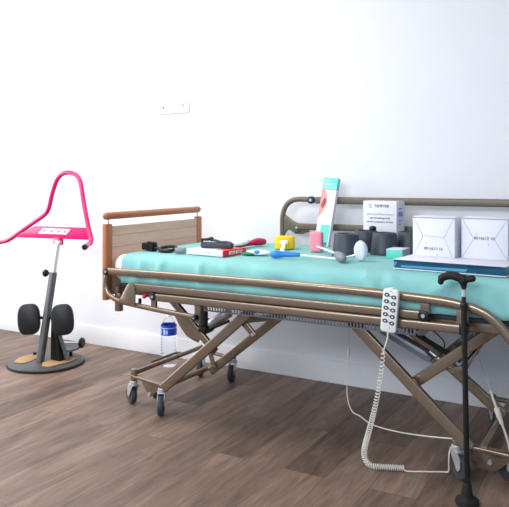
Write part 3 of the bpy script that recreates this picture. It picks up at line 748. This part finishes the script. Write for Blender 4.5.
# white and red flat box
rb = thing('flat_carton', 'flat white carton with bright red end on the teal sheet', 'box', (-1.87, 2.86, TZ))
yw = R(-5)
def lm(x, y, z, a=yw, o=(-1.982, 2.775, TZ)): return Matrix.Translation(o) @ Matrix.Rotation(a, 4, 'Z') @ Matrix.Translation((x, y, z))
def lbox(mb, lo, hi, bevel=0.0, a=yw, o=(-1.982, 2.775, TZ)):
    t = MB().box2(lo, hi, bevel); t.bm.transform(Matrix.Translation(o) @ Matrix.Rotation(a, 4, 'Z'))
    me = bpy.data.meshes.new('t'); t.bm.to_mesh(me); t.bm.free(); mb.bm.from_mesh(me); bpy.data.meshes.remove(me); return mb
lbox(MB(), (0, 0, 0), (0.225, 0.185, 0.028), 0.0015).build('carton_body', M['card'], rb)
e_ = lbox(MB(), (0.2245, -0.001, 0.0), (0.229, 0.190, 0.030), 0.001).build('red_end', M['red'], rb)
lbox(MB(), (0.165, 0.03, 0.0275), (0.2245, 0.185, 0.0292)).build('lid_print', M['orangered'], rb)
q = MB()
for k in range(4): 
    y0 = 0.045 + k * 0.029
    lbox(q, (0.2285, y0, 0.007), (0.2298, y0 + 0.006, 0.024)); lbox(q, (0.2285, y0 + 0.012, 0.007), (0.2298, y0 + 0.018, 0.024)); lbox(q, (0.2285, y0, 0.018), (0.2298, y0 + 0.024, 0.024))
q.build('white_lettering', M['white'], e_)
q = MB()
for x0, x1, z0, z1 in ((0.115, 0.125, 0.016, 0.019), (0.135, 0.142, 0.016, 0.019), (0.06, 0.063, 0.008, 0.011), (0.075, 0.085, 0.008, 0.0095)): lbox(q, (x0, -0.0006, z0), (x1, 0.001, z1))
q.build('printed_mark', M['ink'], rb)
# dark grey hand tool lying on the carton
BT = TZ + 0.0297
ht = thing('grabber_tool', 'dark grey clamp tool lying on top of the flat white carton', 'tool', (-1.865, 2.905, BT))
MB().box((-1.857, 2.860, BT + 0.014), (0.165, 0.048, 0.027), 0.007, (0, 0, R(12))).build('tool_body', M['darkgrey'], ht)
MB().tube([(-1.930, 2.843, BT + 0.014), (-1.937, 2.841, BT + 0.040), (-1.900, 2.850, BT + 0.042)], 0.008, 8).build('tool_clip', M['black'], ht)
MB().bar(smooth_path([(-1.893, 2.860, BT + 0.038), (-1.870, 2.860, BT + 0.038), (-1.840, 2.865, BT + 0.031), (-1.810, 2.870, BT + 0.031), (-1.785, 2.877, BT + 0.025)], 4), 0.020, 0.010, 0.4).build('tool_lever', M['darkgrey'], ht)
MB().ball((-1.893, 2.860, BT + 0.045), 0.012, (1.2, 1, 0.8)).build('lever_tip', M['black'], ht)
# crimson handled brush with white head
cr = thing('bath_brush', 'crimson handled brush with white oval head behind the red end', 'brush', (-1.86, 3.22, TZ))
MB().tube(smooth_path([(-1.905, 3.12, TZ + 0.012), (-1.893, 3.20, TZ + 0.015), (-1.878, 3.28, TZ + 0.024), (-1.862, 3.345, TZ + 0.022)], 6), [0.010] * 8 + [0.012, 0.013, 0.015, 0.018, 0.020, 0.021, 0.021, 0.021, 0.021, 0.020, 0.018], 16, round_end=True).build('brush_handle', M['crimson'], cr)
MB().ball((-1.885, 3.135, TZ + 0.036), 0.055, (1.0, 0.6, 0.34), (0, R(-8), R(60))).build('brush_head', M['white'], cr)
# small white, green and blue dish
gd = thing('oval_dish', 'small white oval dish with green base and blue button', 'dish', (-1.645, 2.90, TZ))
MB().ball((-1.645, 2.905, TZ + 0.014), 0.06, (1.05, 0.55, 0.23), (0, 0, R(10))).build('dish_body', M['white'], gd)
MB().ball((-1.685, 2.872, TZ + 0.009), 0.032, (1.15, 0.5, 0.26), (0, 0, R(10))).build('green_base', M['green'], gd)
MB().ball((-1.640, 2.880, TZ + 0.019), 0.014, (1.2, 0.8, 0.7)).build('blue_button', M['blue'], gd)
# yellow sponge on white stem
ys = thing('yellow_sponge', 'yellow sponge block fixed to a white T-shaped stem', 'sponge', (-1.67, 3.22, TZ))
poly = []
for sx, sy, a0 in ((1, 1, 0), (-1, 1, 90), (-1, -1, 180), (1, -1, 270)):
    for k in range(6):
        a = R(a0 + 18 * k); poly.append((sx * 0.020 + 0.033 * math.cos(a), sy * 0.004 + 0.033 * math.sin(a)))
MB().prism(poly, 0.068, Matrix.Translation((-1.675, 3.245, TZ + 0.035)) @ Matrix.Rotation(R(25), 4, 'Z'), 0.006).build('sponge', M['yellow'], ys, 50)
q = MB()
q.box((-1.655, 3.198, TZ + 0.040), (0.044, 0.010, 0.020), 0.003, (0, 0, R(25)))
q.bar(smooth_path([(-1.653, 3.197, TZ + 0.036), (-1.625, 3.13, TZ + 0.022), (-1.585, 3.04, TZ + 0.010)], 4), 0.020, 0.008)
q.build('sponge_stem', M['white'], ys)
# blue handled applicator with white round pad
ba = thing('lotion_applicator', 'long applicator with blue handle and white round sponge pad', 'applicator', (-1.40, 2.88, TZ))
hp_ = [(-1.525, 2.835, TZ + 0.0185), (-1.50, 2.845, TZ + 0.0195), (-1.46, 2.858, TZ + 0.0195), (-1.41, 2.874, TZ + 0.0195)]
MB().tube(smooth_path(hp_, 5), [0.0165, 0.018, 0.019, 0.019, 0.018, 0.017, 0.016, 0.015, 0.014, 0.0135, 0.013, 0.0125, 0.012, 0.0115, 0.011, 0.010], 16, round_end=True).build('handle', M['blue'], ba)
MB().tube(smooth_path([(-1.415, 2.872, TZ + 0.0195), (-1.30, 2.90, TZ + 0.011), (-1.22, 2.919, TZ + 0.008), (-1.14, 2.938, TZ + 0.030)], 5), 0.0052, 10).build('rod', M['white'], ba)
mp_ = frame((-1.124, 2.935, TZ + 0.0475), (0.88, -0.35, 0.1), (-0.12, 0.1, 1))
MB().lathe([(0, -0.016), (0.022, -0.0155), (0.030, -0.011), (0.0335, 0), (0.030, 0.011), (0.022, 0.0155), (0, 0.016)], (0, 0, 0), 28, mp_ @ Matrix.Diagonal((1.1, 1.42, 1, 1))).build('sponge_pad', M['whitesponge'], ba)
# grey handled applicator with pink sponge
ga = thing('lotion_applicator', 'applicator with grey egg-shaped handle and pink sponge pad', 'applicator', (-1.35, 3.05, TZ))
mp_ = frame((-1.462, 3.185, TZ + 0.052), (0.55, 0.83, 0), (0, 0.0, 1))
mp2 = Matrix.Translation((-1.462, 3.185, TZ + 0.052)) @ Matrix.Rotation(R(10), 4, 'Z')
MB().box((-1.462, 3.190, TZ + 0.0525), (0.066, 0.045, 0.105), 0.012, (0, 0, R(8)), 4).build('sponge_pad', M['rosesponge'], ga, 60)
MB().tube(smooth_path([(-1.448, 3.168, TZ + 0.030), (-1.35, 3.055, TZ + 0.030), (-1.25, 2.940, TZ + 0.028)], 5), 0.0052, 10).build('rod', M['white'], ga)
MB().tube(smooth_path([(-1.245, 2.934, TZ + 0.028), (-1.205, 2.880, TZ + 0.0235), (-1.170, 2.833, TZ + 0.0205)], 5), [0.012, 0.014, 0.016, 0.018, 0.020, 0.021, 0.0215, 0.021, 0.020, 0.019, 0.017], 16, round_end=True).build('handle', M['grey'], ga)
# upright toothbrush style pack leaning on far rail
pk = thing('slim_package', 'tall slim mint and white package leaning against the far bed rail', 'package', (-1.52, 3.50, TZ))
lean = R(15); yawp = R(-6)
pm = Matrix.Translation((-1.567, 3.473, TZ + 0.001)) @ Matrix.Rotation(yawp, 4, 'Z') @ Matrix.Rotation(-lean, 4, 'X') @ Matrix.Rotation(R(1.5), 4, 'Y')
def pbox(lo, hi, bevel=0.0):
    t = MB().box2(lo, hi, bevel); t.bm.transform(pm); return t
pb = pbox((-0.046, 0, 0), (0.046, 0.026, 0.393), 0.0012).build('pack_body', M['card'], pk)
f_ = -0.0008
pbox((-0.0462, f_, 0.323), (0.0462, 0.0265, 0.3935)).build('mint_top', M['mint'], pk)
pbox((-0.018, f_, 0.015), (0.038, 0.001, 0.120)).build('mint_panel', M['mint'], pk)
pbox((-0.014, f_ - 0.0004, 0.003), (0.034, 0.001, 0.022)).build('base_stripe', M['deepteal'], pk)
q = MB()
q.prism(rounded([(-0.046, 0.16), (-0.046, 0.33), (-0.030, 0.328), (-0.012, 0.30), (-0.004, 0.255), (-0.012, 0.215), (-0.030, 0.185)], 4), 0.001, pm @ Matrix.Translation((0, -0.0006, 0)) @ Matrix(((1, 0, 0, 0), (0, 0, -1, 0), (0, 1, 0, 0), (0, 0, 0, 1))))
q.build('face_print', M['skin'], pk)
q = MB()
q.prism(rounded([(-0.040, 0.235), (-0.022, 0.275), (-0.010, 0.262), (-0.014, 0.235), (-0.028, 0.215)], 4), 0.001, pm @ Matrix.Translation((0, -0.0012, 0)) @ Matrix(((1, 0, 0, 0), (0, 0, -1, 0), (0, 1, 0, 0), (0, 0, 0, 1))))
q.build('mouth_print', M['lips'], pk)
tm = pm @ Matrix.Translation((0, -0.0010, 0)) @ Matrix(((1, 0, 0, 0), (0, 0, -1, 0), (0, 1, 0, 0), (0, 0, 0, 1)))
q = MB()
text_mb(q, 'Oral', 0.018, tm @ Matrix.Translation((-0.036, 0.377, 0)), align='LEFT')
text_mb(q, 'Hygiene', 0.018, tm @ Matrix.Translation((-0.036, 0.358, 0)), align='LEFT')
text_mb(q, 'For a mouth', 0.0155, tm @ Matrix.Translation((-0.036, 0.339, 0)), align='LEFT')
q.build('lettering', M['white'], pk)

# dark grey tapered cups (bed raisers)
def raiser(x, y, label):
    t = thing('bed_raiser', label, 'bed raiser', (x, y, TZ), 'dark bed raiser cups')
    o = MB().lathe([(0, 0.002), (0.064, 0.002), (0.0685, 0.0), (0.070, 0.005), (0.0685, 0.010), (0.0605, 0.098), (0.0575, 0.105), (0.052, 0.108), (0.047, 0.108), (0.044, 0.102), (0.043, 0.080), (0, 0.078)], (x, y, TZ), 40).build('cup_body', M['darkgrey'], t, 50)
    MB().lathe([(0.067, 0.0005), (0.0722, 0.0), (0.0728, 0.004), (0.0695, 0.007), (0.067, 0.007)], (x, y, TZ), 40).build('cup_rim', M['darkgrey'], t, 50)
    return t
raiser(-1.274, 3.130, 'dark grey tapered cup directly behind the white round sponge')
raiser(-1.258, 3.360, 'dark grey tapered cup at the back, below the left half of the upright white box')
raiser(-1.127, 3.270, 'dark grey tapered cup in front of the upright white box')
raiser(-1.032, 3.385, 'dark grey tapered cup behind the mint box, rightmost of four')
k_ = MB().lathe([(0, 0), (0.016, 0), (0.019, 0.006), (0.0185, 0.014), (0.014, 0.022), (0, 0.025)], (-1.222, 3.362, TZ + 0.1085), 20).build('rubber_cap', M['black'], None, loc=(-1.222, 3.362, TZ + 0.1085))
tag(k_, 'small black rubber cap on top of a dark cup, against the white box', 'cap')

# upright white box behind the cups
wbx = thing('white_carton', 'upright white carton with grey lettering standing behind the dark cups', 'box', (-1.25, 3.49, TZ))
am = Matrix.Translation((-1.312, 3.462, TZ + 0.0005)) @ Matrix.Rotation(R(-6), 4, 'Z')
def abox(lo, hi, bevel=0.0):
    t = MB().box2(lo, hi, bevel); t.bm.transform(am); return t
UP = Matrix(((1, 0, 0, 0), (0, 0, -1, 0), (0, 1, 0, 0), (0, 0, 0, 1)))
abox((0, 0, 0), (0.192, 0.105, 0.258), 0.0015).build('carton_body', M['card'], wbx)
q = MB(); tmx = am @ Matrix.Translation((0, -0.0008, 0)) @ UP
text_mb(q, 'TEMPYER', 0.021, tmx @ Matrix.Translation((0.108, 0.231, 0)), 0.0007)
ringp = [(0.044 + 0.0075 * math.cos(R(40 + 290 * k / 14)), -0.0006, 0.231 + 0.0075 * math.sin(R(40 + 290 * k / 14))) for k in range(15)]
t_ = MB().tube(ringp, 0.0013, 6); t_.bm.transform(am); me = bpy.data.meshes.new('t'); t_.bm.to_mesh(me); t_.bm.free(); q.bm.from_mesh(me); bpy.data.meshes.remove(me)
q.build('lettering', M['ink'], wbx)
q = MB(); text_mb(q, 'aide au positionnement', 0.0165, tmx @ Matrix.Translation((0.098, 0.189, 0))); q.build('pale_lettering', M['inkpale'], wbx)
q = MB(); text_mb(q, 'set of bathing tools', 0.0150, tmx @ Matrix.Translation((0.098, 0.168, 0))); text_mb(q, 'set de accessoires de bain', 0.0145, tmx @ Matrix.Translation((0.098, 0.148, 0)))
q.build('lettering', M['ink'], wbx)
smx = am @ Matrix.Translation((0.1968, 0, 0)) @ Matrix(((0, 0, 1, 0), (1, 0, 0, 0), (0, 1, 0, 0), (0, 0, 0, 1)))
q = MB()
for (a, c, z0, z1) in ((0.02, 0.06, 0.215, 0.222), (0.018, 0.066, 0.178, 0.202), (0.018, 0.066, 0.155, 0.159), (0.018, 0.05, 0.135, 0.139)): q.prism([(a, z0), (c, z0), (c, z1), (a, z1)], 0.001, smx)
q.build('side_print', M['inkblue'], wbx)
q = MB()
q.prism([(0.018, 0.035), (0.032, 0.035), (0.032, 0.085), (0.018, 0.085)], 0.001, smx)
q.build('side_mark', M['ink'], wbx)

# mint box
mb_ = thing('mint_carton', 'low mint green carton with pale lid tucked behind the blue case', 'box', (-1.02, 3.16, TZ))
MB().box2((-1.056, 3.088, TZ + 0.0005), (-0.978, 3.200, TZ + 0.044), 0.0015).build('carton_body', M['mint'], mb_)
MB().box2((-1.0565, 3.0875, TZ + 0.0435), (-0.9775, 3.2005, TZ + 0.0455), 0.0005).build('carton_lid', M['card'], mb_)
MB().box2((-0.9785, 3.09, TZ + 0.003), (-0.9765, 3.198, TZ + 0.042)).build('shaded_side', M['cardshade'], mb_)  # grey plate, the side's shade put into its colour

# blue glossy flat case with two white boxes on it
TRZ = TZ + 0.040
bx = thing('blue_case', 'flat glossy blue carton carrying two white boxes', 'box', (-0.68, 2.9, TZ))
def tbox(lo, hi, bevel=0.0):
    t = MB().box2(lo, hi, bevel); t.bm.transform(Matrix.Translation((-0.912, 2.762, TZ)) @ Matrix.Rotation(R(-4.2), 4, 'Z')); return t
cs = tbox((0, 0, 0.0005), (0.455, 0.275, 0.0385), 0.001).build('case_body', M['trayblue'], bx)
tbox((-0.001, -0.001, 0.0385), (0.456, 0.276, 0.0402), 0.0005).build('case_lid', M['card'], bx)
tbox((-0.002, -0.003, 0.0003), (0.457, 0.277, 0.0042), 0.0005).build('case_rim', M['card'], bx)
tr = Matrix.Translation((-0.912, 2.762, TZ)) @ Matrix.Rotation(R(-4.2), 4, 'Z') @ UP
q = MB().prism([(0.03, 0.009), (0.30, 0.009), (0.31, 0.020), (0.035, 0.017)], 0.001, tr @ Matrix.Translation((0, 0, 0.0003))); q.build('pale_print', M['traypale'], cs)
q = MB().prism([(0.001, 0.030), (0.001, 0.038), (0.454, 0.038), (0.454, 0.029), (0.20, 0.023)], 0.001, tr @ Matrix.Translation((0, 0, 0.0003))); q.build('dark_print', M['traydark'], cs)
q = MB().prism([(0.0, 0.006), (0.0, 0.030), (0.016, 0.030), (0.004, 0.006)], 0.001, tr @ Matrix.Translation((0, 0, 0.0003))); q.build('corner_print', M['traypale'], cs)

def white_box(x, y, yaw, w, d, h, label, kind):
    t = thing('white_carton', label, 'box', (x, y, TRZ + 0.0005), 'white cartons on the blue case')
    m = Matrix.Translation((x, y, TRZ + 0.0006)) @ Matrix.Rotation(R(yaw), 4, 'Z')
    def wb_(lo, hi, bevel=0.0):
        t_ = MB().box2(lo, hi, bevel); t_.bm.transform(m); return t_
    wb_((0, 0, 0), (w, d, h), 0.0015).build('carton_body', M['card'], t)
    wb_((0.002, 0.002, h - 0.0005), (w - 0.002, d + 0.002, h + 0.0025), 0.001).build('carton_lid', M['card'], t)
    wb_((0.002, -0.0012, h - 0.0045), (w - 0.002, 0.001, h - 0.0005)).build('lid_gap_shade', M['cardshade'], t)  # dark strip painting the shade in the lid gap
    fm = m @ Matrix.Translation((0, -0.0004, 0)) @ UP
    def line(a, c, wd=0.0008):
        a = V(a[0], a[1], 0); c = V(c[0], c[1], 0); n = (c - a).normalized(); p = V(-n.y, n.x, 0) * wd
        MB().prism([(a + p)[:2], (a - p)[:2], (c - p)[:2], (c + p)[:2]], 0.0006, fm).build('flap_crease_shade', M['cardshade'], t)  # fold lines in grey, painting the shading of the flaps
    lx, rx, mz = w * 0.25, w * 0.76, h * 0.5
    if kind == 0:
        line((0.003, h - 0.003), (lx, h * 0.52)); line((w - 0.003, h - 0.003), (rx, h * 0.50)); line((lx, h * 0.52), (0.008, 0.01)); line((rx, h * 0.5), (w - 0.012, 0.006)); line((lx, h * 0.52), (rx, h * 0.50))
    else:
        line((0.003, h - 0.003), (w * 0.27, mz)); line((w - 0.003, h - 0.003), (w * 0.72, mz)); line((w * 0.27, mz), (0.003, 0.003)); line((w * 0.72, mz), (w - 0.003, 0.003))
    q = MB(); zc = h * 0.20 if kind == 0 else h * 0.51
    text_mb(q, '8016610 18', 0.0175, fm @ Matrix.Translation((w * 0.50, zc, 0)))
    q.prism([(w * 0.33, h * 0.32 if kind == 0 else h * 0.60), (w * 0.35, h * 0.32 if kind == 0 else h * 0.60), (w * 0.34, h * 0.34 if kind == 0 else h * 0.625)], 0.0006, fm)
    q.prism([(w * 0.58, zc - 0.026), (w * 0.60, zc - 0.026), (w * 0.59, zc - 0.021)], 0.0006, fm)
    q.build('stamped_code', M['ink'], t)
white_box(-0.884, 2.940, -8, 0.190, 0.115, 0.170, 'white carton with a low stamped code, left one on the blue case', 0)
white_box(-0.672, 2.932, -4, 0.190, 0.115, 0.172, 'white carton with a centred stamped code, right one on the blue case', 1)

# ------------------------------------------------------------------ camera
cam = bpy.data.cameras.new('camera'); co = bpy.data.objects.new('camera', cam); COL.objects.link(co)
co.location = (0, 0, 1.2); co.rotation_euler = (R(90), 0, 0.521004)
cam.sensor_fit = 'HORIZONTAL'; cam.sensor_width = 36.0; cam.lens = 679.13 / 509 * 36
cam.shift_x = 0; cam.shift_y = (178.4 - 253.5) / 509
cam.clip_start = 0.05
SC.camera = co

# ------------------------------------------------------------------ light
w = bpy.data.worlds.new('daylight'); SC.world = w; w.use_nodes = True
bg = w.node_tree.nodes['Background']; bg.inputs[0].default_value = (0.42, 0.70, 1.0, 1); bg.inputs[1].default_value = 0.66
def area(name, loc, target, sx, sy, power, col):
    l = bpy.data.lights.new(name, 'AREA'); l.shape = 'RECTANGLE'; l.size = sx; l.size_y = sy; l.energy = power; l.color = col
    o = bpy.data.objects.new(name, l); COL.objects.link(o); o.location = loc
    o.rotation_euler = (Vector(target) - Vector(loc)).to_track_quat('-Z', 'Y').to_euler(); return o
area('left_window_fill', (-5.5, 1.75, 1.45), (-1.5, 2.2, 0.9), 3.0, 2.0, 92, (1.0, 0.96, 0.91))  # added area lamp at the assumed, unseen left window
area('ceiling_fill', (-3.0, 2.3, 2.7), (-3.0, 2.5, 0), 2.2, 1.0, 46, (1.0, 0.93, 0.86))  # added soft area lamp overhead, no fixture modelled
area('front_fill', (-1.5, -1.2, 2.3), (-1.6, 3.69, 1.3), 3.2, 0.8, 98, (0.97, 0.98, 1.0))  # added fill lamp high behind the camera, no window there

SC.view_settings.view_transform = 'Standard'
SC.view_settings.look = 'None'
SC.view_settings.gamma = 1.0
SC.view_settings.use_curve_mapping = False
SC.view_settings.exposure = 0.15
